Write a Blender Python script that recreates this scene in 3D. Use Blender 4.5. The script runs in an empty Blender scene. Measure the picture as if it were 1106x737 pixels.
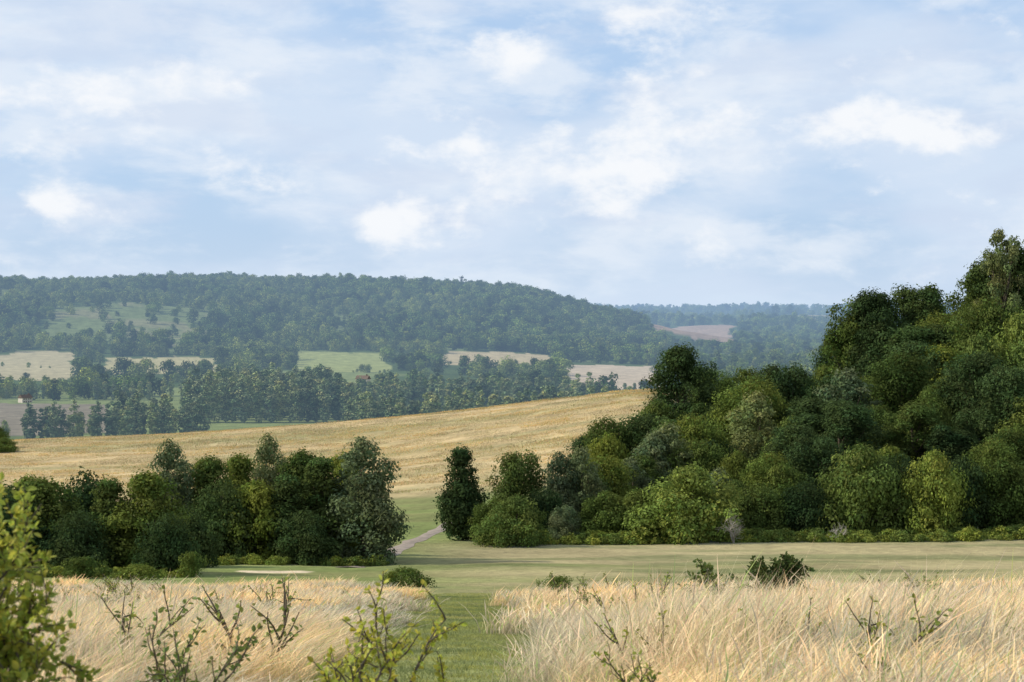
import bpy, math, random, time
import numpy as np
from mathutils import Vector
T0=time.time()
rng=np.random.default_rng(7)
random.seed(7)
scene=bpy.context.scene
F=2064.0
# ---------------------------------------------------------------- noise
def vnoise(x,y,seed=0):
    xi=np.floor(x).astype(np.int64); yi=np.floor(y).astype(np.int64)
    xf=x-xi; yf=y-yi
    xf=xf*xf*(3-2*xf); yf=yf*yf*(3-2*yf)
    def h(a,b):
        n=(a*374761393+b*668265263+seed*1442695041)&0xffffffff
        n=((n^(n>>13))*1274126177)&0xffffffff
        n=(n^(n>>16))&0xffff
        return n/65535.0
    return (h(xi,yi)*(1-xf)+h(xi+1,yi)*xf)*(1-yf)+(h(xi,yi+1)*(1-xf)+h(xi+1,yi+1)*xf)*yf
def fbm(x,y,seed=0,o=4):
    s=0;a=0.5;t=0
    for i in range(o):
        s=s+a*vnoise(x*2**i,y*2**i,seed+i*17); t+=a; a*=0.5
    return s/t
# ---------------------------------------------------------------- terrain heights (survey table: bearing x distance)
DK=[0,8,16,30,50,70,90,110,135,150,175,200,260,330,400,440,520,650,800,1000,1300,1600,1900,2200,2600,3000,3400,4000,5000,6500,8000,12000]
near=[-1.7,-2.4,-3.1,-5.0,-7.7,-10.4,-12.6,-14.6,-16.6]
COL={
-500:near+[-17.8,-20.0,-22.0,-25.0,-27.5,-29.5,-31,-40,-50,-53,-52,-52,-50,-44,-20,28,58,52,10,-20,-5,15,0],
0:   near+[-17.8,-20.0,-22.0,-25.0,-27.0,-28.0,-28.2,-38,-50,-53,-52,-52,-50,-44,-20,27,57,52,10,-20,-5,15,0],
200: near+[-17.8,-19.9,-21.8,-24.5,-26.2,-26.6,-26.4,-36,-49,-52,-52,-52,-50,-44,-22,18,49,46,10,-20,-5,15,0],
400: near+[-17.6,-19.6,-21.2,-23.8,-25.0,-24.2,-23.2,-33,-48,-51,-52,-52,-51,-46,-30,10,41,40,10,-20,-5,15,0],
550: near+[-17.6,-19.4,-20.6,-22.2,-22.0,-20.6,-19.8,-30,-46,-50,-52,-52,-51,-48,-38,6,42,40,0,-20,-5,15,0],
640: near+[-17.6,-19.0,-20.0,-20.6,-20.0,-18.0,-17.5,-28,-45,-50,-52,-52,-51,-50,-44,-20,13,6,-20,-20,-5,17,0],
700: near+[-17.5,-18.6,-19.2,-19.6,-18.4,-16.4,-16.2,-28,-45,-50,-52,-52,-52,-50,-48,-40,-26,-30,-34,-24,-5,18,0],
770: near+[-17.4,-17.8,-17.6,-17.5,-17.5,-17,-17.5,-28,-45,-50,-52,-52,-52,-51,-50,-50,-46,-40,-34,-22,-5,20,0],
850: near+[-17.3,-16.8,-16.4,-16.0,-16.2,-17,-19,-28,-45,-50,-52,-52,-52,-51,-52,-50,-44,-38,-32,-20,-5,22,0],
960: near+[-17.2,-15.2,-13.4,-10.6,-11,-13,-15,-25,-43,-50,-50,-49,-48,-48,-50,-48,-42,-35,-30,-20,-5,28,0],
1106:near+[-17.0,-14.2,-11.4,-7.0,-6,-9,-12,-20,-40,-50,-50,-49,-48,-48,-50,-48,-42,-35,-30,-20,-5,38,0],
1600:near+[-16.5,-12.0,-8.5,-1.0,3,3,0,-10,-30,-50,-50,-49,-48,-48,-50,-48,-42,-35,-30,-20,-5,40,0]}
us=sorted(COL)
NS=1600; smax=math.log(12000+20.); smin=math.log(20.)
sg=np.linspace(smin,smax,NS)
colz=np.array([np.interp(sg,np.log(np.array(DK)+20.0),COL[u]) for u in us])
def gsm(a,sig,axis):
    n=int(sig*3); k=np.exp(-0.5*(np.arange(-n,n+1)/sig)**2); k/=k.sum()
    p=[(0,0)]*a.ndim; p[axis]=(n,n); ap=np.pad(a,p,mode='edge')
    return np.apply_along_axis(lambda m:np.convolve(m,k,'valid'),axis,ap)
colz=gsm(colz,9,1)
NT=421; ug=np.linspace(-500,1600,NT)
tab=np.empty((NT,NS))
for j in range(NS): tab[:,j]=np.interp(ug,us,colz[:,j])
tab=gsm(tab,5,0)
def polar(x,y):
    a=np.arctan2(x,y); r=np.hypot(x,y)
    ac=np.clip(a,math.radians(-27),math.radians(27))
    return 553+F*np.tan(ac), r*np.cos(ac)
def H(x,y):
    x=np.asarray(x,float); y=np.asarray(y,float)
    u,d=polar(x,y)
    fu=np.clip((u+500)/5.0,0,NT-1.001); fs=np.clip((np.log(np.maximum(d,0)+20)-smin)/(smax-smin)*(NS-1),0,NS-1.001)
    i=fu.astype(int); j=fs.astype(int); a=fu-i; b=fs-j
    z=(tab[i,j]*(1-a)+tab[i+1,j]*a)*(1-b)+(tab[i,j+1]*(1-a)+tab[i+1,j+1]*a)*b
    z=z+(fbm(x/9,y/9,3,3)-0.5)*0.35*np.clip(d/30,0,1)
    hill=np.clip((d-2100)/600,0,1)
    z=z+hill*(fbm(x/260,y/330,11,4)-0.5)*38
    return z
def P(u,d): return ((u-553)*d/F, d)
def Z(x,y): return float(H(np.array([x]),np.array([y]))[0])
# ---------------------------------------------------------------- land use
FIELDS=[ # (u0,u1,d0,d1,color,clear)
(-300,78,1500,1930,(0.36,0.31,0.18),130),(112,235,1620,1880,(0.35,0.31,0.16),110),
(318,416,1680,2020,(0.25,0.27,0.10),130),(480,595,1820,2080,(0.38,0.31,0.18),130),
(612,712,1330,1860,(0.42,0.34,0.24),160),(-300,112,860,1120,(0.20,0.17,0.12),40),
(702,792,2900,4400,(0.31,0.22,0.15),260),(740,900,2080,2300,(0.24,0.26,0.12),60),
(335,372,1150,1400,(0.20,0.25,0.09),80),
(820,990,4800,5600,(0.28,0.24,0.14),200),(-300,-40,2200,2600,(0.2,0.25,0.08),80),
(1000,1300,2500,3600,(0.3,0.26,0.12),80)]
CLR=(50,225,2060,2460)
def wob(u,d): return u+(fbm(d/90,u/60,5,3)-0.5)*22, d*(1+(fbm(u/40,d/400,9,3)-0.5)*0.06)
def inclr(u,d):
    uw=u+(fbm(d/60,u/30,15,3)-0.5)*90; dw=d+(fbm(u/25,d/150,19,3)-0.5)*260
    return (uw>CLR[0])&(uw<CLR[1])&(dw>CLR[2])&(dw<CLR[3])
PY=[0,16,30,50,70,90]; PC=[0.1,-0.66,-1.05,-1.5,-1.9,-2.4]; PW=[0.8,1.0,1.35,1.7,1.7,1.8]
def mownpath(x,y):
    c=np.interp(y,PY,PC)+0.18*np.sin(y*0.27)
    return np.abs(x-c)/np.interp(y,PY,PW)
def edge_d(u): # far edge of the tall grass
    return np.interp(u,[-500,60,240,380,440,520,700,1106,1600],[74,75,78,78,68,68,72,76,80])
def sstep(a,b,x):
    t=np.clip((x-a)/(b-a),0,1); return t*t*(3-2*t)
def mix(c,new,m): return c*(1-m[:,None])+np.array(new)[None,:]*m[:,None]
def landcolor(x,y):
    u,d=polar(x,y); n=fbm(x/14,y/14,21,4); n2=fbm(x/60,y/8,33,4)
    c=np.tile(np.array([0.065,0.095,0.033]),(len(x),1))
    c=mix(c,(0.17,0.20,0.075),sstep(0.45,0.6,fbm(x/150,y/200,63,3))*(d<2000)*(d>460))
    c=mix(c,(0.13,0.16,0.06),sstep(0.5,0.56,fbm(x/70,y/110,64,3))*(d<2700)*(d>=2000))
    uw,dw=wob(u,d)
    for (a,b,d0,d1,col,cl) in FIELDS:
        m=((uw>a)&(uw<b)&(dw>d0-20)&(dw<d1)).astype(float); c=mix(c,col,m)
    cc=inclr(u,d).astype(float); c=mix(c,(0.135,0.165,0.065),cc); c=mix(c,(0.20,0.19,0.10),cc*sstep(0.5,0.6,fbm(x/40,y/60,81,3))*0.8)
    m=sstep(215,250,d+20*(n-0.5)-0.0*u)*(1-sstep(445,480,d))*(1-sstep(690,730,u))
    g=np.tile(np.array([0.47,0.350,0.178]),(len(x),1))
    nn=fbm(x/40,y/14,41,5)
    g=mix(g,(0.32,0.275,0.12),sstep(0.46,0.70,nn)*0.75)
    g=mix(g,(0.54,0.42,0.24),sstep(0.5,0.75,n2)*0.4)
    track=np.exp(-((d-(335+0.02*(u-200)+6*np.sin(x/25)))/3.0)**2)+0.7*np.exp(-((d-(392+0.03*(u-200)+5*np.sin(x/18)))/3.5)**2)+0.6*np.exp(-((d-(290+0.10*(u-200)+4*np.sin(x/15)))/1.5)**2)
    g=mix(g,(0.22,0.225,0.10),np.clip(track,0,1)*0.7)
    g=mix(g,(0.22,0.24,0.11),sstep(0.5,0.7,fbm(x/9,y/9,47,3))*0.45*(1-sstep(235,330,d)))
    c=c*(1-m[:,None])+g*m[:,None]
    m=(1-sstep(215,250,d+20*(n-0.5)))*1.0
    c=mix(c,(0.18,0.21,0.07),m)
    c=mix(c,(0.23,0.22,0.09),m*sstep(0.45,0.7,fbm(x/12,y/5,57,4))*0.7)
    strip=(1-sstep(138,150,d))*sstep(380,560,u)
    c=mix(c,(0.34,0.285,0.15),strip*(0.7+2.6*(n2-0.42)).clip(0,1))
    c=mix(c,(0.14,0.165,0.065),strip*sstep(0.52,0.66,fbm(x/18,y/3.5,58,4))*0.6)
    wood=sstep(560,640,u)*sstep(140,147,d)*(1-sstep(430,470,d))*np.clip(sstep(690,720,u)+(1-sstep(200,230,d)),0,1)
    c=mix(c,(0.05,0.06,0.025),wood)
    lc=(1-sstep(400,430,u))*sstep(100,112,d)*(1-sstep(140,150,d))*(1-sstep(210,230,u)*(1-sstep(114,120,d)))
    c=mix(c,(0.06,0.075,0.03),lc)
    b=((u-296)/44)**2+((d-104+1.5*(n-0.5))/2.2)**2
    c=mix(c,(0.62,0.50,0.34),1-sstep(0.7,1.1,b))
    e=edge_d(u)+8*(n-0.5)
    t=1-sstep(-1.5,1.5,d-e)
    c=mix(c,(0.38,0.31,0.18),t)
    c=mix(c,(0.21,0.21,0.10),t*sstep(0.45,0.65,fbm(x/4,y/4,87,3))*0.7)
    mp=(1-sstep(0.80,1.2,mownpath(x,y)+0.6*(fbm(x/1.2,y/1.2,8,2)-0.5)))*(y>0)*(1-sstep(72,84,d))
    c=mix(c,(0.20,0.22,0.085),mp*0.9)
    c=mix(c,(0.32,0.28,0.15),mp*sstep(0.45,0.65,fbm(x/1.3,y/5,88,3))*0.6)
    c*= (0.86+0.28*fbm(x/3,y/3,77,3))[:,None]
    return c
# ---------------------------------------------------------------- materials
def newmat(name):
    m=bpy.data.materials.new(name); m.use_nodes=True; nt=m.node_tree; nt.nodes.clear(); return m,nt
def L(nt,a,b): nt.links.new(a,b)
def painted_haze(nt,sh,out,Lh=7400.0):
    """distance haze painted into the material: blue emission mixed in by distance from the world origin"""
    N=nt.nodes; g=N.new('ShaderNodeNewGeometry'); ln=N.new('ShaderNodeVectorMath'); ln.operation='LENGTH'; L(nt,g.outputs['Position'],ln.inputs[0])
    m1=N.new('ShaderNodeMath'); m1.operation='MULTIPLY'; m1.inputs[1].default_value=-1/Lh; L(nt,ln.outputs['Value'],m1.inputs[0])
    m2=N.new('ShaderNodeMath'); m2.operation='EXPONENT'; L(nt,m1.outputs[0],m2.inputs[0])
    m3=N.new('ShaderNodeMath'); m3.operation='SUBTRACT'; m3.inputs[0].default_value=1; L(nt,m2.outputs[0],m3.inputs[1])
    em=N.new('ShaderNodeEmission'); em.inputs[0].default_value=(0.34,0.51,0.76,1); mx=N.new('ShaderNodeMixShader')  # blue glow in the surface itself stands in for hazy air
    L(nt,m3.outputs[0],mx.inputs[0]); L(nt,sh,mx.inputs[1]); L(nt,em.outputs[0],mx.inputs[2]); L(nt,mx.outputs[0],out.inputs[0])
def foliage_mat(name,base,var=0.25,trans=0.25,rough=0.6,haze=False,gloss=False):
    m,nt=newmat(name); N=nt.nodes
    out=N.new('ShaderNodeOutputMaterial')
    at=N.new('ShaderNodeAttribute'); at.attribute_name='Col'; oi=N.new('ShaderNodeObjectInfo')
    ramp=N.new('ShaderNodeValToRGB'); e=ramp.color_ramp.elements
    b=np.array(base)
    e[0].color=(*(b*np.array([0.72,0.80,0.9])*(1-var)),1); e[1].color=(*(b*np.array([1.18,1.05,0.8])*(1+var)),1)
    k=e.new(0.5); k.color=(*b,1)
    L(nt,oi.outputs['Random'],ramp.inputs[0])
    mul=N.new('ShaderNodeMix'); mul.data_type='RGBA'; mul.blend_type='MULTIPLY'; mul.inputs[0].default_value=1
    L(nt,ramp.outputs[0],mul.inputs[6]); L(nt,at.outputs['Color'],mul.inputs[7])
    if gloss:
        pr=N.new('ShaderNodeBsdfPrincipled'); pr.inputs['Roughness'].default_value=rough; pr.inputs['Specular IOR Level'].default_value=0.25
    else: pr=N.new('ShaderNodeBsdfDiffuse')
    L(nt,mul.outputs[2],pr.inputs[0])
    if haze: painted_haze(nt,pr.outputs[0],out)
    else:
        mx=N.new('ShaderNodeMixShader'); tr=N.new('ShaderNodeBsdfTranslucent'); L(nt,mul.outputs[2],tr.inputs['Color'])
        mx.inputs[0].default_value=trans
        L(nt,pr.outputs[0],mx.inputs[1]); L(nt,tr.outputs[0],mx.inputs[2]); L(nt,mx.outputs[0],out.inputs[0])
    return m
def plain_mat(name,col,rough=0.85,nscale=6,amt=0.35):
    m,nt=newmat(name); N=nt.nodes
    out=N.new('ShaderNodeOutputMaterial'); pr=N.new('ShaderNodeBsdfPrincipled'); no=N.new('ShaderNodeTexNoise'); no.inputs['Scale'].default_value=nscale; no.inputs['Detail'].default_value=5
    tc=N.new('ShaderNodeTexCoord'); L(nt,tc.outputs['Object'],no.inputs['Vector'])
    r=N.new('ShaderNodeValToRGB'); c=np.array(col); r.color_ramp.elements[0].color=(*(c*(1-amt)),1); r.color_ramp.elements[1].color=(*(c*(1+amt)),1)
    r.color_ramp.elements[0].position=0.3; r.color_ramp.elements[1].position=0.7
    L(nt,no.outputs[0],r.inputs[0]); L(nt,r.outputs[0],pr.inputs['Base Color']); pr.inputs['Roughness'].default_value=rough
    pr.inputs['Specular IOR Level'].default_value=0.2
    L(nt,pr.outputs[0],out.inputs[0]); return m
bark=plain_mat('bark',(0.10,0.08,0.055),nscale=3)
deadwood=plain_mat('dead_wood',(0.36,0.33,0.28),nscale=3)
leaf_oak=foliage_mat('leaves_oak',(0.108,0.150,0.036),0.3,0.3)
leaf_dark=foliage_mat('leaves_dark',(0.064,0.100,0.034),0.25,0.3)
leaf_light=foliage_mat('leaves_light',(0.180,0.235,0.056),0.2,0.3)
leaf_grey=foliage_mat('leaves_grey',(0.130,0.168,0.078),0.2,0.3)
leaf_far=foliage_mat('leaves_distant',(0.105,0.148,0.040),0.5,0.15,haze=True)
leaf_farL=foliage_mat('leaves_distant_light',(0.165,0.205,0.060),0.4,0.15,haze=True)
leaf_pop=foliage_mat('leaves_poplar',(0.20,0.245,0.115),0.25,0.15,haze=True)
leaf_haw=foliage_mat('leaves_hawthorn',(0.32,0.37,0.06),0.1,0.45,0.45,gloss=True)
leaf_sap=foliage_mat('leaves_sapling',(0.20,0.26,0.055),0.15,0.4,0.45,gloss=True)
grass_dry=foliage_mat('dry_grass_blades',(0.68,0.57,0.38),0.06,0.3)
grass_field=foliage_mat('field_grass_blades',(0.51,0.385,0.20),0.03,0.3)
grass_green=foliage_mat('green_grass_blades',(0.24,0.265,0.095),0.15,0.3)
# ---------------------------------------------------------------- mesh helper
def mesh_from(name,V,Fc,cols=None,matidx=None,mats=(),smooth=False):
    me=bpy.data.meshes.new(name)
    V=np.asarray(V,np.float32)
    me.vertices.add(len(V)); me.vertices.foreach_set('co',V.ravel())
    loops=np.concatenate([f.ravel() for f in Fc]).astype(np.int32)
    tot=np.concatenate([np.full(len(f),f.shape[1],np.int32) for f in Fc])
    st=np.concatenate([[0],np.cumsum(tot)[:-1]]).astype(np.int32)
    me.loops.add(len(loops)); me.loops.foreach_set('vertex_index',loops)
    me.polygons.add(len(tot)); me.polygons.foreach_set('loop_start',st); me.polygons.foreach_set('loop_total',tot)
    if matidx is not None: me.polygons.foreach_set('material_index',np.asarray(matidx,np.int32))
    me.polygons.foreach_set('use_smooth',np.full(len(tot),smooth))
    for m in mats: me.materials.append(m)
    me.update(calc_edges=True)
    if cols is not None:
        a=me.color_attributes.new('Col','FLOAT_COLOR','POINT')
        c=np.ones((len(V),4),np.float32); c[:,:3]=cols; a.data.foreach_set('color',c.ravel())
    return me
def obj(name,me,loc=(0,0,0),rot=0,scl=1,coll=None):
    o=bpy.data.objects.new(name,me); o.location=loc; o.rotation_euler=(0,0,rot)
    o.scale=(scl,)*3 if np.isscalar(scl) else scl
    (coll or scene.collection).objects.link(o); return o
def tube(pts,rad,sides=6):
    pts=np.asarray(pts,float); n=len(pts); V=[];
    for i in range(n):
        t=pts[min(i+1,n-1)]-pts[max(i-1,0)]; t/=np.linalg.norm(t)+1e-9
        a=np.cross(t,[0.3,0.9,0.1]); a/=np.linalg.norm(a)+1e-9; b=np.cross(t,a)
        for k in range(sides):
            an=2*math.pi*k/sides; V.append(pts[i]+rad[i]*(a*math.cos(an)+b*math.sin(an)))
    Fq=[[i*sides+k,i*sides+(k+1)%sides,(i+1)*sides+(k+1)%sides,(i+1)*sides+k] for i in range(n-1) for k in range(sides)]
    return np.array(V),np.array(Fq)
def rnd_unit(r,n):
    v=r.normal(size=(n,3)); return v/np.linalg.norm(v,axis=1)[:,None]
def leaves_quads(r,pos,nrm,size,aspect=0.6):
    n=len(pos)
    t=np.cross(nrm,rnd_unit(r,n)); t/=np.linalg.norm(t,axis=1)[:,None]+1e-9
    b=np.cross(nrm,t); s=size[:,None]
    fold=nrm*s*0.12
    V=np.stack([pos-t*s*0.5,pos-b*s*0.5*aspect+fold+t*s*0.05,pos+t*s*0.5,pos+b*s*0.5*aspect+fold+t*s*0.05],1).reshape(-1,3)
    return V,np.arange(4*n).reshape(n,4)
PROF={
'round':lambda t:np.sqrt(np.clip(1-(2*t-0.9)**2/1.25,0,1)),
'dome': lambda t:np.sqrt(np.clip(1-t**2.2,0,1))*(0.85+0.15*np.minimum(1,t*4)),
'cone': lambda t:np.clip((1-t),0,1)**0.62*np.minimum(1,0.55+t*2.5),
'pop':  lambda t:np.clip(np.sin(np.pi*np.clip(t*0.92+0.06,0,1)),0,1)**0.6}
def make_tree(name,Ht,W,seed,mat,prof='round',base=0.12,ncl=80,nleaf=13000,lsize=0.24,cr=0.17,trunk=True,lump=0.35,deadtips=0):
    r=np.random.default_rng(seed); VV=[];FF=[];CC=[];MI=[];off=0
    zb=Ht*base; ch=Ht-zb
    t=r.random(ncl*4); keep=r.random(ncl*4)<np.clip(PROF[prof](t),0.05,1); t=t[keep][:ncl]; n=len(t)
    an=r.random(n)*2*math.pi
    ph=r.random(3)*6.28
    lob=1+lump*(0.5*np.sin(an*2+ph[0]+t*3)+0.35*np.sin(an*3+ph[1]-t*4)+0.3*np.sin(an*5+ph[2]+6*t))
    crad=W*cr*(0.6+0.8*r.random(n))
    R=np.maximum(W/2*PROF[prof](t)*lob-crad*0.7,0)
    rr=R*(0.35+0.65*np.sqrt(r.random(n)))
    crad=crad*(0.75+0.25*PROF[prof](t))
    C=np.stack([np.cos(an)*rr,np.sin(an)*rr,zb+ch*t*0.93+0.02*Ht],1)
    C[:,2]=np.maximum(C[:,2],crad*0.55)
    top=C[:,2]+crad*0.8; C[:,2]-=np.maximum(top-Ht,0)
    w=crad**2; k=np.maximum((w/w.sum()*nleaf).astype(int),8)
    ci=np.repeat(np.arange(n),k); m=len(ci)
    dirs=rnd_unit(r,m); dirs[:,2]=np.where(r.random(m)<0.35,np.abs(dirs[:,2]),dirs[:,2])
    rad=crad[ci]*(0.45+0.62*r.random(m)**0.6)
    nb=1+0.28*np.sin(dirs[:,0]*5+ci)*np.sin(dirs[:,1]*5+ci*1.7)
    # a few sprays of leaves stick out of the clumps
    nb=nb*np.where(r.random(m)<0.05,1.25,1.0)
    pos=C[ci]+dirs*(rad*nb)[:,None]*np.array([1,1,0.78])
    pos[:,2]=np.maximum(pos[:,2],0.05)
    nrm=dirs*1.0+rnd_unit(r,m)*0.6+np.array([0,0,0.35]); nrm/=np.linalg.norm(nrm,axis=1)[:,None]
    sz=lsize*(0.55+0.9*r.random(m))
    V,Fq=leaves_quads(r,pos,nrm,sz)
    cb=(0.72+0.56*r.random(n))[ci]*(0.75+0.5*r.random(m))
    tint=np.stack([cb*(0.88+0.3*r.random(n)[ci]),cb,cb*(0.85+0.3*r.random(m))],1)
    VV.append(V);FF.append(Fq+off);CC.append(np.repeat(tint,4,0));MI.append(np.zeros(len(Fq),int));off+=len(V)
    if trunk:
        hh=Ht*0.8; tp=[(0.03*Ht*math.sin(s*3+seed)*s,0.03*Ht*math.cos(s*2+seed)*s,-0.4+(hh+0.4)*s) for s in np.linspace(0,1,7)]
        r0=0.028*Ht; V,Fq=tube(tp,[r0*(1-0.85*s)+0.01 for s in np.linspace(0,1,7)],7)
        VV.append(V);FF.append(Fq+off);CC.append(np.ones((len(V),3)));MI.append(np.ones(len(Fq),int));off+=len(V)
        for i in r.choice(n,min(n,16),replace=False):
            s=np.clip(C[i][2]/hh*0.6,0.12,0.9); b0=np.array([0.03*Ht*math.sin(s*3+seed)*s,0.03*Ht*math.cos(s*2+seed)*s,-0.4+(hh+0.4)*s])
            mid=(b0+C[i])/2+np.array([0,0,-0.04*Ht])
            V,Fq=tube([b0,mid,C[i]],[r0*0.4,r0*0.25,r0*0.08],5)
            VV.append(V);FF.append(Fq+off);CC.append(np.ones((len(V),3)));MI.append(np.ones(len(Fq),int));off+=len(V)
    return mesh_from(name,np.concatenate(VV),FF,np.concatenate(CC),np.concatenate(MI),(mat,bark))
M={}
M['oakA']=make_tree('oak_crown',10,8.5,1,leaf_oak,'round',0.10,85,17000,0.27)
M['oakB']=make_tree('oak_crown',10,8.0,2,leaf_dark,'round',0.12,75,17000,0.27,lump=0.5)
M['tallA']=make_tree('ash_crown',14,8.0,3,leaf_oak,'round',0.16,85,19000,0.30,cr=0.15,lump=0.5)
M['tallB']=make_tree('ash_crown',14,7.0,4,leaf_dark,'cone',0.12,85,19000,0.30,cr=0.16,lump=0.45)
M['tallC']=make_tree('ash_crown',14,8.0,24,leaf_dark,'round',0.14,80,18000,0.30,cr=0.15,lump=0.5)
M['ashopen']=make_tree('ash_crown',14,7.0,14,leaf_grey,'round',0.3,48,9000,0.28,cr=0.11,lump=0.6)
M['coneA']=make_tree('maple_crown',8,5.2,5,leaf_dark,'cone',0.04,80,15000,0.22,cr=0.15)
M['coneB']=make_tree('maple_crown',8,6.5,6,leaf_oak,'dome',0.03,85,16000,0.23,cr=0.15)
M['coneC']=make_tree('maple_crown',8,6.0,15,leaf_grey,'dome',0.03,80,16000,0.22,cr=0.14,lump=0.45)
M['bushL']=make_tree('bush_crown',4.5,6.5,7,leaf_light,'dome',0.0,75,15000,0.20,cr=0.14)
M['bushD']=make_tree('bush_crown',4.5,6.0,8,leaf_dark,'dome',0.0,75,14000,0.20,cr=0.14)
M['bushG']=make_tree('bush_crown',4.5,5.5,9,leaf_grey,'dome',0.0,70,14000,0.20,cr=0.14)
M['bushO']=make_tree('bush_crown',4.5,6.0,19,leaf_oak,'dome',0.0,70,14000,0.20,cr=0.14)
M['low']=make_tree('scrub',1.2,2.6,10,leaf_oak,'dome',0.0,26,2600,0.11,cr=0.15,trunk=False,lump=0.6)
HT={'oakA':10,'oakB':10,'tallA':14,'tallB':14,'tallC':14,'ashopen':14,'coneA':8,'coneB':8,'coneC':8,'bushL':4.5,'bushD':4.5,'bushG':4.5,'bushO':4.5,'low':1.2}
WD={'oakA':8.5,'oakB':8,'tallA':8,'tallB':7,'tallC':8,'ashopen':7,'coneA':5.2,'coneB':6.5,'coneC':6,'bushL':6.5,'bushD':6,'bushG':5.5,'bushO':6,'low':2.6}
NM={'oakA':'oak_tree','oakB':'oak_tree','tallA':'ash_tree','tallB':'ash_tree','tallC':'ash_tree','ashopen':'ash_tree','coneA':'field_maple_tree','coneB':'field_maple_tree','coneC':'willow_tree','bushL':'hazel_bush','bushD':'hawthorn_thicket_bush','bushG':'sallow_bush','bushO':'elder_bush','low':'scrub_bush'}
def plant(kind,u,d,h,w=None,rot=None):
    x,y=P(u,d); s=h/HT[kind]; sw=s if w is None else w/WD[kind]
    obj(NM[kind],M[kind],(x,y,Z(x,y)-0.12),random.random()*6.28 if rot is None else rot,(sw,sw,s))
for a in [('bushD',10,99,5.0,5.2),('coneB',50,101,5.6,5.2),('coneA',118,100,5.6,4.0),('coneB',163,100,5.8,4.8),('bushD',-40,102,5.2,6),('coneA',-90,106,6,6),
 ('coneC',182,122,7.8,4.4),('coneB',222,124,7.2,5.4),('bushD',240,117,5.4,5.2),('bushO',275,117,5.2,5.2),('coneC',289,128,8.3,3.8),('coneB',262,130,7.4,4.6),
 ('coneB',325,124,7.6,5.4),('coneA',345,118,7.2,5.4),('coneC',391,117,7.9,5.8),('coneA',310,117,6.0,5.0),('coneB',368,122,7.4,5.2),('bushD',330,115,3.5,4.5),
 ('bushO',30,112,5.4,6),('bushD',90,112,5.8,6),('coneB',-140,116,7,7),('bushD',200,110,3.8,4.0),('bushD',85,98,3.6,4.2),('bushD',180,97,3.4,3.4),
 ('low',207,95,1.4,1.8),('low',90,93,1.2,2.6),('low',150,92,0.9,2.6),('low',440,84,0.95,2.4),('low',425,85,0.8,1.6),('low',600,82,0.7,1.9)]: plant(*a)
for a in [('coneA',498,146,8.0,5.0),('bushL',558,139,3.8,4.8),('bushO',535,141,3.6,4.0),('oakB',562,152,7.2,4.8),('coneC',604,150,7.0,4.6),('coneC',628,150,7.4,4.4),('bushD',590,146,4.4,4),
 ('bushL',748,143,5.8,8.4),('bushO',690,145,4.2,5),('bushO',655,146,4.0,4.6),('bushD',640,152,5.4,5),('bushG',610,143,3.0,3),
 ('oakA',657,178,9.6,6.2),('oakB',640,186,8,6),('coneC',722,170,8.6,6.6),('oakA',750,176,9.0,6.4),('coneB',690,165,6.6,6),
 ('tallC',737,236,15.6,8.4),('oakB',768,250,11,8),('oakA',815,205,10.5,7.5),('oakB',850,215,11,8),('oakA',805,240,10.5,8),
 ('tallA',922,232,15.6,7.4),('tallC',945,230,16.6,8),('tallB',932,236,15.6,8),('tallC',985,234,15.8,8.5),('oakB',962,228,12,9),('tallB',1006,240,15.0,7.5),('tallA',1024,232,9.5,6),
 ('tallA',1056,228,15.6,7.5),('ashopen',1083,224,20.6,6.5),('tallB',1102,226,18.5,8),('tallC',1070,228,17.5,8),('tallA',1130,230,20,9),('oakA',1070,215,13,8),('tallB',1175,226,19,9),
 ('bushL',930,146,7.2,7.2),('bushL',1010,145,6.6,6.0),('bushD',1040,147,6.2,5.5),('bushO',1085,147,5.8,5.6),('bushD',870,146,4.6,5),('bushD',975,148,6.5,5),
 ('bushD',820,146,4.4,5),('bushO',845,150,5.6,5),('bushL',795,150,4.4,4),('bushD',1130,148,6.5,6),('bushO',1180,146,6,6),('bushL',1240,148,6,7)]: plant(*a)
kinds=['oakA','oakB','coneB','coneC','oakA','bushO','tallB','bushL','oakB','coneA','tallC']
for (d,u0,u1,sp,hm) in [(156,640,1250,50,6.4),(166,650,1250,46,7.2),(178,690,1250,44,8.0),(191,700,1250,42,8.4),(206,740,1250,42,8.8),(222,760,1250,40,9.2),(240,800,1250,44,8.6),(262,940,1250,48,7.5),(290,980,1200,52,6.5)]:
    u=u0
    while u<u1:
        k=random.choice(kinds); uu=u+random.uniform(-12,12); dd=d+random.uniform(-5,5)
        hh=hm*random.uniform(0.68,1.28)
        if d>200 and uu<905: hh*=0.76
        plant(k,uu,dd,hh,hh*random.uniform(0.68,0.92)); u+=sp*random.uniform(0.75,1.2)
plant('bushL',-6,400,5.0,7)
plant('bushL',4,385,3.2,6)
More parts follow.
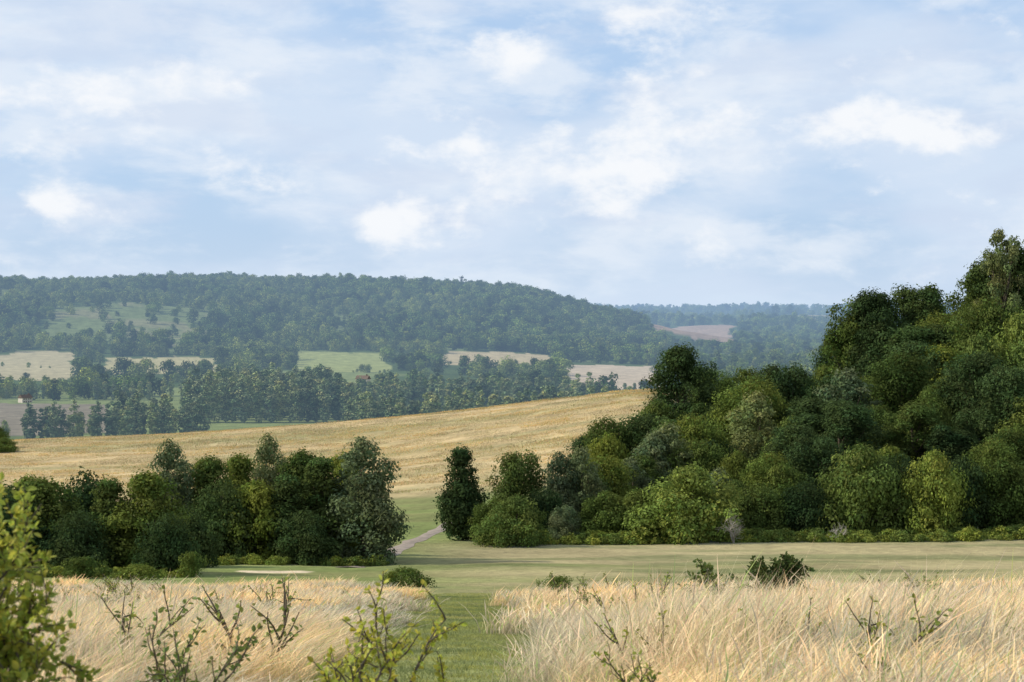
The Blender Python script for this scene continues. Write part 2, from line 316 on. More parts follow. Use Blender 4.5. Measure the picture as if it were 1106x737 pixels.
def dead_shrub(name,u,d,h,seed):
    r=np.random.default_rng(seed); VV=[];FF=[];off=0
    def br(p,dr,l,rad,lev):
        nonlocal off
        pts=[p]; q=p.copy(); dd=dr.copy()
        for i in range(4):
            dd=dd+r.normal(size=3)*0.22; dd/=np.linalg.norm(dd); q=q+dd*l/4; pts.append(q.copy())
        V,Fq=tube(pts,[rad*(1-0.7*i/4) for i in range(5)],4); VV.append(V);FF.append(Fq+off);off+=len(V)
        if lev<3:
            for i in range(4): 
                nd=dd+r.normal(size=3)*0.7+np.array([0,0,0.2]); nd/=np.linalg.norm(nd); br(pts[r.integers(1,5)],nd,l*0.62,rad*0.55,lev+1)
    for i in range(4):
        nd=np.array([r.normal()*0.4,r.normal()*0.4,1.0]); nd/=np.linalg.norm(nd); br(np.zeros(3),nd,h*0.5,0.05,0)
    me=mesh_from(name,np.concatenate(VV),FF,None,None,(deadwood,)); x,y=P(u,d); obj(name,me,(x,y,Z(x,y)-0.05))
dead_shrub('dead_shrub',793,140.5,2.8,5); dead_shrub('dead_shrub',905,142,1.8,6)
# ---------------------------------------------------------------- terrain
def build_ground():
    fa=np.linspace(-21,21,620); sa=np.concatenate([np.linspace(-180,-60,13)[:-1],np.linspace(-60,-21,40)[:-1]])
    ang=np.radians(np.concatenate([sa,fa,-sa[::-1][:-1]])) 
    rr=np.concatenate([np.linspace(0.5,12,14)[:-1],np.exp(np.linspace(math.log(12),math.log(12000),680))])
    A,R=np.meshgrid(ang,rr); x=(R*np.sin(A)).ravel(); y=(R*np.cos(A)).ravel(); z=H(x,y)
    nA=len(ang); nR=len(rr)
    i=np.arange(nR-1)[:,None]*nA; j=np.arange(nA)[None,:]; j2=(j+1)%nA
    q=np.stack([i+j,i+j2,i+nA+j2,i+nA+j],-1).reshape(-1,4)
    V=np.stack([x,y,z],1); V=np.concatenate([V,[[0,0,Z(0,0.01)]]]); c0=len(V)-1
    tri=np.stack([np.full(nA,c0),(np.arange(nA)+1)%nA,np.arange(nA)],1)
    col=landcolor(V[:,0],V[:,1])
    m,nt=newmat('ground_grassland'); N=nt.nodes
    out=N.new('ShaderNodeOutputMaterial'); pr=N.new('ShaderNodeBsdfDiffuse'); at=N.new('ShaderNodeAttribute'); at.attribute_name='Col'
    geo=N.new('ShaderNodeNewGeometry')
    n1=N.new('ShaderNodeTexNoise'); n1.inputs['Scale'].default_value=1.3; n1.inputs['Detail'].default_value=5; n1.inputs['Roughness'].default_value=0.7
    n2=N.new('ShaderNodeTexNoise'); n2.inputs['Scale'].default_value=0.09; n2.inputs['Detail'].default_value=5; n2.inputs['Roughness'].default_value=0.65
    L(nt,geo.outputs['Position'],n1.inputs['Vector']); L(nt,geo.outputs['Position'],n2.inputs['Vector'])
    ad=N.new('ShaderNodeMath'); ad.operation='ADD'; L(nt,n1.outputs[0],ad.inputs[0]); L(nt,n2.outputs[0],ad.inputs[1])
    mr=N.new('ShaderNodeMapRange'); mr.inputs[1].default_value=0.7; mr.inputs[2].default_value=1.3; mr.inputs[3].default_value=0.6; mr.inputs[4].default_value=1.35
    L(nt,ad.outputs[0],mr.inputs[0])
    mul=N.new('ShaderNodeVectorMath'); mul.operation='SCALE'; L(nt,at.outputs['Color'],mul.inputs[0]); L(nt,mr.outputs[0],mul.inputs['Scale'])
    L(nt,mul.outputs[0],pr.inputs[0])
    bp=N.new('ShaderNodeBump'); bp.inputs['Strength'].default_value=0.6; bp.inputs['Distance'].default_value=0.35; L(nt,n1.outputs[0],bp.inputs['Height']); L(nt,bp.outputs[0],pr.inputs['Normal'])
    painted_haze(nt,pr.outputs[0],out)
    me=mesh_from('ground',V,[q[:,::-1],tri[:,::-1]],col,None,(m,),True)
    return obj('ground',me)
build_ground()
def ribbon(name,pts,w,mat):
    V=[];n=60; ud=np.linspace(0,1,n); uu=np.interp(ud,np.linspace(0,1,len(pts)),[p[0] for p in pts]); dd=np.interp(ud,np.linspace(0,1,len(pts)),[p[1] for p in pts])
    C=np.array([P(a,b) for a,b in zip(uu,dd)]); C=gsm(C,3,0)
    T=np.gradient(C,axis=0); T/=np.linalg.norm(T,axis=1)[:,None]; Nn=np.stack([-T[:,1],T[:,0]],1)
    K=7
    for i in range(n):
        ww=w*(0.7+0.6*float(vnoise(np.array([i*0.4]),np.array([3.0]),5)[0]))
        for k in range(K):
            s=(k/(K-1)-0.5)*ww; p=C[i]+Nn[i]*s; V.append((p[0],p[1],Z(p[0],p[1])+0.07-0.11*abs(k/(K-1)-0.5)))
    q=np.array([[i*K+k,i*K+k+1,(i+1)*K+k+1,(i+1)*K+k] for i in range(n-1) for k in range(K-1)])
    obj(name,mesh_from(name,np.array(V),[q],None,None,(mat,),True))
ribbon('dirt_path',[(372,110),(395,117),(420,128),(440,141),(458,154),(474,170),(500,190)],1.35,plain_mat('dirt',(0.26,0.21,0.165),nscale=1.5))
# ---------------------------------------------------------------- instancing
def scatter(name,x,y,scl,idx,coll,rotz=None,sink=0.05,tilt=0.0,slope=False):
    n=len(x); z=H(x,y)-sink
    me=bpy.data.meshes.new(name); me.vertices.add(n); me.vertices.foreach_set('co',np.stack([x,y,z],1).astype(np.float32).ravel())
    a=me.attributes.new('scl','FLOAT_VECTOR','POINT'); s=np.asarray(scl,np.float32); s=np.repeat(s[:,None],3,1) if s.ndim==1 else s; a.data.foreach_set('vector',s.ravel())
    r=np.zeros((n,3),np.float32); r[:,2]=rng.random(n)*6.283 if rotz is None else rotz
    if tilt: r[:,0]=rng.normal(size=n)*tilt; r[:,1]=rng.normal(size=n)*tilt
    if slope: # lie on the hillside: tilt in the patch's own frame (XYZ euler: x,y applied before z)
        e=1.0; gx=(H(x+e,y)-H(x-e,y))/(2*e); gy=(H(x,y+e)-H(x,y-e))/(2*e)
        c=np.cos(r[:,2]); s_=np.sin(r[:,2]); lx=gx*c+gy*s_; ly=-gx*s_+gy*c
        r[:,0]=np.arctan(ly); r[:,1]=-np.arctan(lx)
    a=me.attributes.new('rot','FLOAT_VECTOR','POINT'); a.data.foreach_set('vector',r.ravel())
    a=me.attributes.new('idx','INT','POINT'); a.data.foreach_set('value',np.asarray(idx,np.int32))
    me.update(); o=obj(name,me)
    ng=bpy.data.node_groups.new(name+'_scatter','GeometryNodeTree')
    ng.interface.new_socket('Geometry',in_out='INPUT',socket_type='NodeSocketGeometry'); ng.interface.new_socket('Geometry',in_out='OUTPUT',socket_type='NodeSocketGeometry')
    N=ng.nodes; gi=N.new('NodeGroupInput'); go=N.new('NodeGroupOutput'); ip=N.new('GeometryNodeInstanceOnPoints'); ci=N.new('GeometryNodeCollectionInfo')
    ci.inputs['Collection'].default_value=coll; ci.inputs['Separate Children'].default_value=True; ci.inputs['Reset Children'].default_value=True
    def na(nm,t):
        q=N.new('GeometryNodeInputNamedAttribute'); q.data_type=t; q.inputs['Name'].default_value=nm; return [s for s in q.outputs if s.enabled and s.name=='Attribute'][0]
    er=N.new('FunctionNodeEulerToRotation')
    ng.links.new(gi.outputs[0],ip.inputs['Points']); ng.links.new(ci.outputs[0],ip.inputs['Instance']); ip.inputs['Pick Instance'].default_value=True
    ng.links.new(na('idx','INT'),ip.inputs['Instance Index']); ng.links.new(na('rot','FLOAT_VECTOR'),er.inputs[0]); ng.links.new(er.outputs[0],ip.inputs['Rotation'])
    ng.links.new(na('scl','FLOAT_VECTOR'),ip.inputs['Scale']); ng.links.new(ip.outputs[0],go.inputs[0])
    md=o.modifiers.new('scatter','NODES'); md.node_group=ng
    return o
def coll_of(name,meshes):
    c=bpy.data.collections.new(name)
    for i,m in enumerate(meshes):
        o=bpy.data.objects.new(m.name,m); c.objects.link(o)
    return c
KF=[(12,'round'),(13,'dome'),(11,'round'),(10,'cone'),(13,'round')]
# names a_/b_ keep the collection order: 0-4 darker, 5-9 lighter crowns
far_protos=coll_of('distant_trees_kinds',[make_tree('a_distant_tree_%d'%i,12,w,100+i,leaf_far,p,0.05,22,800,1.25,cr=0.21,trunk=False,lump=0.4) for i,(w,p) in enumerate(KF)]+
  [make_tree('b_distant_tree_%d'%i,12,w,150+i,leaf_farL,p,0.05,22,800,1.2,cr=0.21,trunk=False,lump=0.4) for i,(w,p) in enumerate(KF)])
pop_protos=coll_of('poplar_kinds',[make_tree('distant_poplar',22,w,200+i,leaf_pop,'pop',0.03,40,1100,1.1,cr=0.22,trunk=False,lump=0.2) for i,w in enumerate([5.5,6.5,5.0])])
def cand(u0,u1,d0,d1,n):
    u=rng.uniform(u0,u1,n); d=np.sqrt(rng.uniform(d0*d0,d1*d1,n)); return u,d
def infield(u,d):
    uw,dw=wob(u,d); m=np.zeros(len(u),bool)
    for (a,b,d0,d1,col,cl) in FIELDS: m|=(uw>a-3)&(uw<b+3)&(dw>d0-cl)&(dw<d1+10)
    return m
X=[];Y=[];S=[]
def addwood(u0,u1,d0,d1,spacing,dens_fn,smean):
    area=(u1-u0)/F*(d1*d1-d0*d0)/2; n=int(area/spacing**2)
    u,d=cand(u0,u1,d0,d1,n); k=(rng.random(n)<dens_fn(u,d))&(~infield(u,d)); u=u[k];d=d[k]
    X.append((u-553)*d/F); Y.append(d); S.append(smean*(0.6+0.8*rng.random(len(u))**1.5))
def d_valley(u,d):
    x=(u-553)*d/F; n=fbm(x/90,d/110,51,3); return np.where(n>0.50,0.9,0.05)
def d_hill(u,d):
    x=(u-553)*d/F; open_=(fbm(x/70,d/110,64,3)>0.55)&(d<2650)&(u<460)
    return np.where(inclr(u,d),0.10,np.where(open_,0.35,1.0))
addwood(-250,1150,1120,2000,14,d_valley,1.0)
addwood(-250,720,2000,3200,12,d_hill,1.15)
addwood(720,1250,2000,3400,15,lambda u,d:np.where(d>2350,0.95,0.3),1.1)
addwood(690,1250,3400,5200,28,lambda u,d:np.where(fbm((u-553)*d/F/200,d/300,61,3)>0.45,1,0.1),1.6)
addwood(600,1250,5200,9000,52,lambda u,d:np.where(fbm((u-553)*d/F/300,d/700,71,3)>0.42,1,0.1),2.0)
X=np.concatenate(X);Y=np.concatenate(Y);S=np.concatenate(S)
s3=np.stack([S,S,S*(0.85+0.3*rng.random(len(S)))],1)
U_=553+F*X/Y
zone=fbm(X/130,Y/170,121,3)+0.10*(U_<380)-0.06*(U_>430)+0.12*(rng.random(len(X))-0.5)
lt=(zone>0.52).astype(int)
s3*=np.where((lt==1)&(Y>2000),0.82,1.0)[:,None]
scatter('distant_woodland',X,Y,s3,rng.integers(0,5,len(X))+5*lt,far_protos,sink=0.5)
nfar=len(X)
hx=[];hy=[]
for (a,b,d0,d1,col,cl) in FIELDS[:6]+FIELDS[8:9]:
    for dd in (d0-25,(d0+d1)/2 if d1-d0>300 and b<100 else d0-25):
        uu=np.arange(max(a,-200),b,6*F/dd); hx.append((uu-553)*dd/F+rng.normal(size=len(uu))*2); hy.append(dd*(1-(fbm(uu/40,np.full(len(uu),dd/400),9,3)-0.5)*0.06)+rng.normal(size=len(uu))*4)
hx=np.concatenate(hx);hy=np.concatenate(hy)
k=rng.random(len(hx))<0.5
scatter('field_hedgerow',hx[k],hy[k],0.2+0.5*rng.random(k.sum())**2,rng.integers(0,10,k.sum()),far_protos,sink=0.3)
px=[];py=[];ps=[]
def poprow(u0,u1,d,sp,h,jit=2.0):
    x0=(u0-553)*d/F; x1=(u1-553)*d/F; x=np.arange(x0,x1,sp); x=x+rng.normal(size=len(x))*sp*0.25
    px.append(x); py.append(np.full(len(x),float(d))+rng.normal(size=len(x))*jit); ps.append(h/22*(0.8+0.35*rng.random(len(x))))
poprow(28,215,800,3.4,16); poprow(28,190,812,3.8,14); poprow(120,225,830,4.5,20)
for i in range(9): poprow(205+i*4,376-i*2,920+i*22,4.4,23)
for i in range(4): poprow(385,705,760+i*14,4.6,19)
for i in range(3): poprow(395,640,1050+i*20,6,18)
poprow(600,720,1200,7,10); poprow(100,300,1160,6,15); poprow(-100,60,1180,6,10)
px=np.concatenate(px);py=np.concatenate(py);ps=np.concatenate(ps)
scatter('poplar_plantation',px,py,np.stack([ps*1.15,ps*1.15,ps],1),rng.integers(0,3,len(px)),pop_protos,sink=0.3)
# ---------------------------------------------------------------- grass (square patches of many stems)
def patch(name,nb,side_len,h,wd,seed,mat,head=True,lean=0.26,curve=0.34,green=0.14,headw=2.0):
    r=np.random.default_rng(seed); hs=side_len/2
    b=np.stack([r.uniform(-hs,hs,nb),r.uniform(-hs,hs,nb),np.full(nb,-0.06)],1)
    cl=fbm(b[:,0]/(side_len*0.16)+50,b[:,1]/(side_len*0.16)+50,seed,3)
    hh=h*(0.30+0.65*r.random(nb))*(0.5+1.0*cl)*np.where(r.random(nb)<0.03,1.35,1.0)
    ld=np.stack([lean+r.normal(size=nb)*curve,r.normal(size=nb)*curve,np.zeros(nb)],1)
    pts=[b+ld*hh[:,None]*(s**1.8)+np.array([0,0,1])*(hh*(s-0.12*s*s))[:,None] for s in (0,0.4,0.78,1.0)]
    an=r.random(nb)*3.14; side=np.stack([np.cos(an),np.sin(an),np.zeros(nb)],1)
    isn=r.random(nb)<(0.5 if head else 0)
    ws=[np.where(isn,0.45,1.0),np.where(isn,0.35,0.9),np.where(isn,headw,0.6),np.where(isn,0.25,0.08)]
    V=[]
    for p,w in zip(pts,ws):
        V.append(p-side*(wd*w/2)[:,None]); V.append(p+side*(wd*w/2)[:,None])
    V=np.stack(V,1).reshape(-1,3); i=np.arange(nb)[:,None]*8
    q=np.concatenate([i+np.array([[2*k,2*k+1,2*k+3,2*k+2]]) for k in range(3)],0)
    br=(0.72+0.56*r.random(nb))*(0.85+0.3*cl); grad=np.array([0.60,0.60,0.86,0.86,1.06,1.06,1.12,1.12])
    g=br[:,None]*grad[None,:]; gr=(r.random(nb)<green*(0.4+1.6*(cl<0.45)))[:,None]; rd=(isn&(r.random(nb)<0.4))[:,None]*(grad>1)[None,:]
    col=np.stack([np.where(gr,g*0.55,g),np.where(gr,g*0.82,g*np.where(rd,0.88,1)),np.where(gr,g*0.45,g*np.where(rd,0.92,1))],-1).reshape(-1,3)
    return mesh_from(name,V,[q],col,None,(mat,))
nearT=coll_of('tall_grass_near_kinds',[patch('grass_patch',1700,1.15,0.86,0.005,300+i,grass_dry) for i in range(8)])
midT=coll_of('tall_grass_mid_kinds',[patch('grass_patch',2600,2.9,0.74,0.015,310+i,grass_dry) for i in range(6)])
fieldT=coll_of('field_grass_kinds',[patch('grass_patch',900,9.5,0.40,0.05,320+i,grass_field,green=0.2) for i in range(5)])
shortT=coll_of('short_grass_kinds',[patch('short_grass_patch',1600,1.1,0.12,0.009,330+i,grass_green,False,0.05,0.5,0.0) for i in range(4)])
def grid(d0,d1,step,u0,u1,jit=0.12):
    xs=np.arange(-700,700,step); ys=np.arange(d0,d1,step); X_,Y_=np.meshgrid(xs,ys); x=X_.ravel(); y=Y_.ravel()
    x=x+(np.arange(len(ys))%2).repeat(len(xs))*step*0.5
    u=553+F*x/y; k=(u>u0)&(u<u1); x=x[k];y=y[k]
    return x+rng.normal(size=len(x))*step*jit, y+rng.normal(size=len(x))*step*jit
def gtiles(name,d0,d1,step,coll,nk,u0=-330,u1=1430):
    x,y=grid(d0,d1,step,u0,u1); u,d=553+F*x/y,y
    e=edge_d(u)+8*(fbm(x/14,y/14,21,4)-0.5)
    mp=mownpath(x,y)*np.interp(y,PY,PW)-np.interp(y,PY,PW)+0.5*(fbm(x/1.5,y/1.5,8,2)-0.5)
    k=(d<e-step*0.3)&(mp>step*0.36); x=x[k];y=y[k];mp=mp[k];u=u[k]
    pt=fbm(x/3.5,y/3.5,91,3)
    hz=(0.40+1.15*pt)*(0.88+0.24*rng.random(len(x)))*np.clip(0.5+mp*0.3,0.5,1)*np.interp(u,[0,350,520,700],[0.75,0.75,1,1])
    s=np.stack([np.ones(len(x)),np.ones(len(x)),hz],1)
    scatter(name,x,y,s,rng.integers(0,nk,len(x)),coll,rotz=rng.normal(size=len(x))*0.35,sink=0.0,slope=True); return len(x)
g1=gtiles('tall_dry_grass',3.5,30,1.0,nearT,8)
g2=gtiles('tall_dry_grass',30,92,2.4,midT,6)
ys=np.arange(10,76,0.9); xs=[];yy=[]
for y in ys:
    w=np.interp(y,PY,PW); c=np.interp(y,PY,PC)+0.18*np.sin(y*0.27)
    for x in np.arange(c-w,c+w+0.5,0.95): xs.append(x);yy.append(y+rng.normal()*0.1)
xs=np.array(xs);yy=np.array(yy)
scatter('mown_path_grass',xs,yy,np.stack([np.ones(len(xs)),np.ones(len(xs)),0.6+1.1*fbm(xs/1.2,yy/3,8,2)],1),rng.integers(0,4,len(xs)),shortT,sink=0.0,slope=True)
x,y=grid(232,450,9.0,-250,725,0.15); u=553+F*x/y; k=(y+20*(fbm(x/14,y/14,21,4)-0.5)>244); x=x[k];y=y[k]
scatter('golden_field_grass',x,y,np.stack([np.ones(len(x)),np.ones(len(x)),0.25+1.1*np.clip(fbm(x/40,y/14,41,4)*1.4-0.2,0,1)],1),rng.integers(0,5,len(x)),fieldT,rotz=rng.random(len(x))*6.28,sink=0,slope=True)
n=600; u=rng.uniform(570,1250,n); d=rng.uniform(141,146,n); x=(u-553)*d/F
brk=coll_of('bracken_kinds',[make_tree('bracken_clump',0.9,2.0,400+i,leaf_light,'dome',0.0,16,700,0.14,cr=0.16,trunk=False) for i in range(3)])
scatter('bracken_fringe',x,d,0.4+0.8*rng.random(n)**1.5,rng.integers(0,3,n),brk)
n=160; u=rng.uniform(-60,420,n); d=np.where(u<205,rng.uniform(94,97,n),rng.uniform(113,116,n)); x=(u-553)*d/F
scatter('undergrowth',x,d,0.3+0.5*rng.random(n),rng.integers(0,3,n),brk)
# ---------------------------------------------------------------- foreground saplings / hawthorn
def leafy_mesh(name,h,spread,seed,mat,nst=5,lsz=0.04,levels=3,dens=14,lean=(0,0)):
    r=np.random.default_rng(seed); VV=[];FF=[];MI=[];CC=[];off=0; LP=[];LD=[]
    def br(p,dr,l,rad,lev):
        nonlocal off
        pts=[p]; q=p.copy(); dd=dr.copy(); ns=6
        for i in range(ns):
            dd=dd+r.normal(size=3)*0.13+np.array([lean[0],lean[1],0.03])*0.2; dd/=np.linalg.norm(dd); q=q+dd*l/ns; pts.append(q.copy())
        V,Fq=tube(pts,[rad*(1-0.75*i/ns)+0.0012 for i in range(ns+1)],5); VV.append(V);FF.append(Fq+off);MI.append(np.ones(len(Fq),int));CC.append(np.ones((len(V),3)));off+=len(V)
        if lev>=1 or levels==1:
            k=int(dens*l/0.3)+3
            for i in range(k):
                s=(0.1+0.9*r.random())*ns; a=int(min(s,ns-1)); f=s-a; LP.append(pts[a]*(1-f)+pts[a+1]*f); LD.append(dd)
        if lev<levels:
            for i in range(5 if lev else 7):
                nd=dd+r.normal(size=3)*0.62+np.array([0,0,0.12]); nd/=np.linalg.norm(nd); br(pts[r.integers(1 if lev else 2,ns+1)],nd,l*0.5,rad*0.5,lev+1)
    for i in range(nst):
        nd=np.array([r.normal()*spread,r.normal()*spread,1.0]); nd/=np.linalg.norm(nd); br(np.array([r.normal()*0.08,r.normal()*0.08,-0.05]),nd,h*0.72*(0.7+0.4*r.random()),0.006+h*0.006,0)
    allz=np.concatenate(VV)[:,2].max(); 
    LP=np.array(LP); n=len(LP); dr=rnd_unit(r,n)+np.array(LD)*0.5; dr/=np.linalg.norm(dr,axis=1)[:,None]
    nr=rnd_unit(r,n)*0.8+np.array([0,0,0.8]); side=np.cross(dr,nr); side/=np.linalg.norm(side,axis=1)[:,None]+1e-9; nr=np.cross(side,dr)
    k=allz/h
    s=(lsz*k*(0.6+0.8*r.random(n)))[:,None]; b=LP+dr*s*0.2
    Vs=[b,b+dr*s*0.35-side*s*0.30+nr*s*0.08,b+dr*s*0.72-side*s*0.26+nr*s*0.07,b+dr*s*1.05,b+dr*s*0.72+side*s*0.26+nr*s*0.07,b+dr*s*0.35+side*s*0.30+nr*s*0.08]
    V=np.stack(Vs,1).reshape(-1,3); i=np.arange(n)[:,None]*6
    q=np.concatenate([i+np.array([[0,1,2,3]]),i+np.array([[0,3,4,5]])],0)
    cb=0.7+0.6*r.random(n); tint=np.stack([cb*(0.85+0.4*r.random(n)),cb,cb],1)
    VV.append(V);FF.append(q+off);MI.append(np.zeros(len(q),int));CC.append(np.repeat(tint,6,0))
    return mesh_from(name,np.concatenate(VV)/k,FF,np.concatenate(CC),np.concatenate(MI),(mat,bark))
def leafy(name,u,d,*a):
    x,y=P(u,d); return obj(name,leafy_mesh(name,*a),(x,y,Z(x,y)))
leafy('hawthorn_bush',-85,6.2,1.72,0.16,1,leaf_haw,8,0.026,3,32)
leafy('hawthorn_bush',-50,6.3,1.22,0.20,2,leaf_haw,10,0.026,3,32)
leafy('hawthorn_bush',-5,6.5,1.02,0.22,12,leaf_haw,10,0.026,3,32)
leafy('hawthorn_bush',30,6.6,0.86,0.22,22,leaf_haw,8,0.026,3,30)
leafy('hawthorn_sapling',372,9.0,1.28,0.14,3,leaf_haw,3,0.028,2,24)
leafy('hawthorn_sapling',180,10,1.05,0.25,4,leaf_sap,2,0.03,2,12)
leafy('hawthorn_sapling',325,9.5,0.80,0.30,5,leaf_haw,3,0.028,2,18)
leafy('bramble',700,11,0.74,0.5,6,leaf_sap,4,0.03,2,9)
leafy('hawthorn_shrub',850,42,1.35,0.55,7,leaf_dark,9,0.08,3,10)
leafy('hawthorn_sapling',770,56,1.4,0.2,8,leaf_sap,3,0.10,2,8)
leafy('hawthorn_sapling',998,45,1.0,0.35,9,leaf_sap,3,0.06,2,4)
leafy('hawthorn_sapling',1040,24,0.8,0.35,10,leaf_sap,3,0.05,2,6)
weeds=coll_of('meadow_weed_kinds',[leafy_mesh('meadow_weed',0.75,0.25,500+i,leaf_sap,2,0.04,1,8) for i in range(4)])
n=260; u,d=cand(-200,1300,11,62,n); x=(u-553)*d/F; k=(mownpath(x,d)>1.3)&(fbm(x/5,d/5,131,3)>0.46)
scatter('meadow_weeds',x[k],d[k],0.7+0.7*rng.random(k.sum()),rng.integers(0,4,k.sum()),weeds,sink=0.02)
# ---------------------------------------------------------------- farmhouse(s)
wallm=plain_mat('render_wall',(0.55,0.50,0.43),nscale=0.8,amt=0.1); roofm=plain_mat('clay_tiles',(0.14,0.11,0.095),nscale=2); glass=plain_mat('window_glass',(0.05,0.06,0.07),0.2)
def box(cx,cy,cz,sx,sy,sz,mat,nm,par):
    V=np.array([[x*sx/2,y*sy/2,z*sz/2] for x in(-1,1) for y in(-1,1) for z in(-1,1)]); q=np.array([[0,1,3,2],[4,6,7,5],[0,4,5,1],[2,3,7,6],[0,2,6,4],[1,5,7,3]])
    o=obj(nm,mesh_from(nm,V,[q],None,None,(mat,)),(cx,cy,cz)); o.parent=par; return o
def house(u,d,s,rot):
    x,y=P(u,d); e=bpy.data.objects.new('farmhouse',None); scene.collection.objects.link(e); e.location=(x,y,Z(x,y)-0.3); e.rotation_euler=(0,0,rot); e.scale=(s,)*3
    box(0,0,2.6,12,7,5.2,wallm,'walls',e)
    V=np.array([[-6.4,-4,5.0],[6.4,-4,5.0],[6.4,4,5.0],[-6.4,4,5.0],[-6.4,0,8.3],[6.4,0,8.3]]); 
    o=obj('roof',mesh_from('roof',V,[np.array([[0,1,5,4],[2,3,4,5],[3,2,1,0]]),np.array([[0,4,3],[1,2,5]])],None,None,(roofm,))); o.parent=e
    box(4,0,8.4,1,1,2.2,roofm,'chimney',e)
    for i,wx in enumerate((-4,-1.5,1.5,4)):
        box(wx,-3.5,3.9,1.1,0.12,1.1,glass,'window_upper_%d'%i,e)
        if i!=1: box(wx,-3.5,1.4,1.1,0.12,1.2,glass,'window_lower_%d'%i,e)
    box(-1.5,-3.5,1.1,1.0,0.14,2.1,roofm,'door',e)
house(27,1130,0.6,0.9); house(392,1420,0.8,-0.4)
# ---------------------------------------------------------------- light
AZ=-85; EL=33
sd=Vector((math.sin(math.radians(AZ))*math.cos(math.radians(EL)),math.cos(math.radians(AZ))*math.cos(math.radians(EL)),math.sin(math.radians(EL))))
sl=bpy.data.lights.new('sun','SUN'); sl.energy=5.0; sl.angle=math.radians(0.5); sl.color=(1.0,0.93,0.80)
so=bpy.data.objects.new('sun',sl); scene.collection.objects.link(so); so.rotation_euler=(-sd).to_track_quat('-Z','Y').to_euler(); so.location=(-50,0,60)
w=bpy.data.worlds.new('World'); scene.world=w; w.use_nodes=True; nt=w.node_tree; N=nt.nodes; N.clear()
out=N.new('ShaderNodeOutputWorld'); bg=N.new('ShaderNodeBackground'); bg.inputs['Strength'].default_value=0.1
sky=N.new('ShaderNodeTexSky'); sky.sky_type='NISHITA'; sky.sun_disc=False; sky.sun_elevation=math.radians(EL); sky.sun_rotation=math.radians(AZ); sky.altitude=100; sky.air_density=1.0; sky.dust_density=0.6; sky.ozone_density=1.5
tc=N.new('ShaderNodeTexCoord')
def math_(op,a,b=None,c=None):
    n=N.new('ShaderNodeMath'); n.operation=op
    for i,v in enumerate((a,b,c)):
        if v is None: continue
        if hasattr(v,'links'): L(nt,v,n.inputs[i])
        else: n.inputs[i].default_value=v
    return n.outputs[0]
def noise(sc,det,rough,scale,loc=(0,0,0),dist=0):
    mp=N.new('ShaderNodeMapping'); mp.inputs['Scale'].default_value=scale; mp.inputs['Location'].default_value=loc; L(nt,tc.outputs['Generated'],mp.inputs['Vector'])
    n=N.new('ShaderNodeTexNoise'); n.inputs['Scale'].default_value=sc; n.inputs['Detail'].default_value=det; n.inputs['Roughness'].default_value=rough; n.inputs['Distortion'].default_value=dist; L(nt,mp.outputs[0],n.inputs['Vector']); return n.outputs[0]
def ss(v,a,b):
    n=N.new('ShaderNodeMapRange'); n.interpolation_type='SMOOTHSTEP'; L(nt,v,n.inputs[0]); n.inputs[1].default_value=a; n.inputs[2].default_value=b; return n.outputs[0]
def mixc(f,a,b):
    n=N.new('ShaderNodeMix'); n.data_type='RGBA'
    if hasattr(f,'links'): L(nt,f,n.inputs[0])
    else: n.inputs[0].default_value=f
    for v,i in ((a,6),(b,7)):
        if hasattr(v,'links'): L(nt,v,n.inputs[i])
        else: n.inputs[i].default_value=(*v,1)
    return n.outputs[2]
broad=noise(6,5,0.52,(1,1,2.6),(3.1,0,1.7)); streak=noise(14,6,0.58,(1,1,2.6),(7,2,0),0.2); puff=noise(26,7,0.58,(1,1,1.7),(1.3,4,2),0.1)
base=mixc(0.75,sky.outputs[0],(5.0,6.9,9.8))
c=mixc(math_('MULTIPLY',ss(broad,0.36,0.59),0.83),base,(6.9,7.9,9.3))
c=mixc(math_('MULTIPLY',ss(streak,0.42,0.67),0.75),c,(8.2,8.8,9.6))
c=mixc(math_('MULTIPLY',ss(noise(11,4,0.5,(1,1,4.0),(2,9,5)),0.5,0.66),0.45),c,(6.0,7.0,8.7))
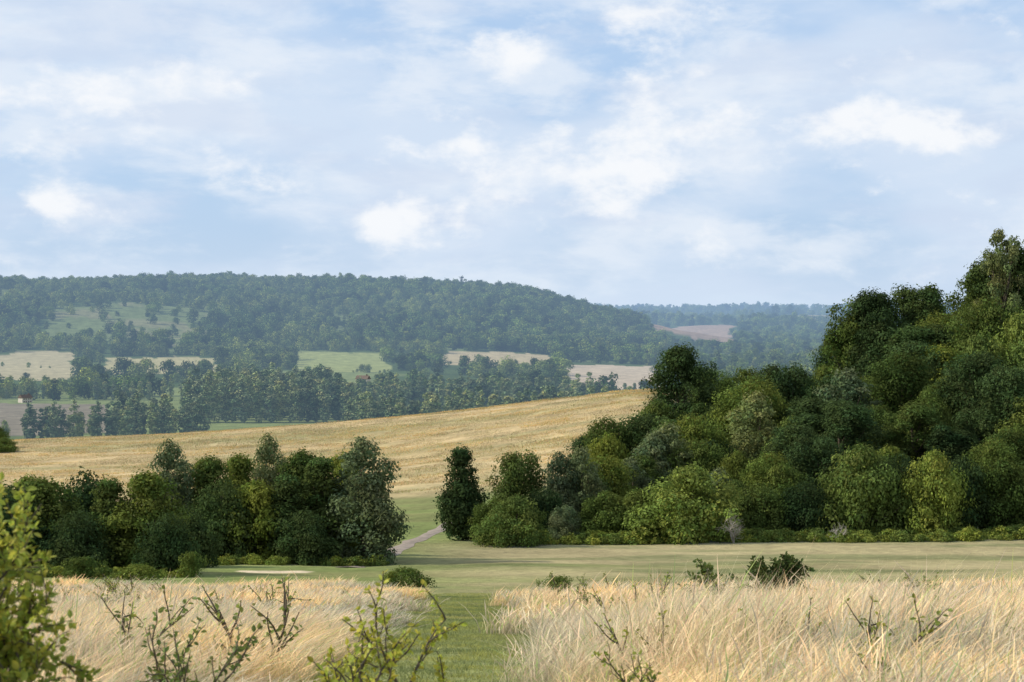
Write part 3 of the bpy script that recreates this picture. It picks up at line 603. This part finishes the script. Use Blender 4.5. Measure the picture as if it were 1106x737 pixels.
sep=N.new('ShaderNodeSeparateXYZ'); L(nt,tc.outputs['Generated'],sep.inputs[0])
tx=math_('DIVIDE',sep.outputs[0],math_('MAXIMUM',sep.outputs[1],0.05)); tz=math_('DIVIDE',sep.outputs[2],math_('MAXIMUM',sep.outputs[1],0.05))
env=None
for (u,v,ru,rv,am) in [(428,240,60,26,1.1),(650,190,90,42,1.05),(60,222,34,22,0.8),(480,165,110,18,0.7),(20,95,70,20,0.8),(255,195,70,16,0.6),(540,55,70,28,0.7),(700,25,60,24,0.8),(235,85,70,28,0.7),(840,130,160,34,0.6),(1065,155,50,18,0.7),(980,140,60,18,0.6)]:
    ex=math_('DIVIDE',math_('SUBTRACT',tx,(u-553)/F),ru/F); ez=math_('DIVIDE',math_('SUBTRACT',tz,(340-v)/F),rv/F)
    g=math_('MULTIPLY',math_('EXPONENT',math_('MULTIPLY',math_('ADD',math_('MULTIPLY',ex,ex),math_('MULTIPLY',ez,ez)),-0.8)),am)
    env=g if env is None else math_('ADD',env,g)
front=math_('GREATER_THAN',sep.outputs[1],0.1)
env=math_('MULTIPLY',env,front)
pf=ss(math_('ADD',math_('MULTIPLY',env,0.30),puff),0.57,0.83)
c=mixc(math_('MULTIPLY',pf,0.95),c,(9.4,9.6,9.9))
hz=ss(sep.outputs[2],0.05,-0.01)
c=mixc(math_('MULTIPLY',hz,0.6),c,(6.5,7.8,9.3))
L(nt,c,bg.inputs['Color']); L(nt,bg.outputs[0],out.inputs[0])
# ---------------------------------------------------------------- camera
cd=bpy.data.cameras.new('camera'); cam=bpy.data.objects.new('camera',cd); scene.collection.objects.link(cam); scene.camera=cam
cd.sensor_width=36; cd.lens=36*F/1106.0; cd.clip_end=30000; cd.clip_start=0.1
cd.dof.use_dof=True; cd.dof.focus_distance=180; cd.dof.aperture_fstop=9
cam.location=(0,0,0); cam.rotation_euler=(math.radians(90)-math.atan((368.5-340)/F),0,0)
scene.view_settings.view_transform='Standard'; scene.view_settings.look='None'; scene.view_settings.exposure=0
print('far',nfar,'g',g1,g2,'time',time.time()-T0)
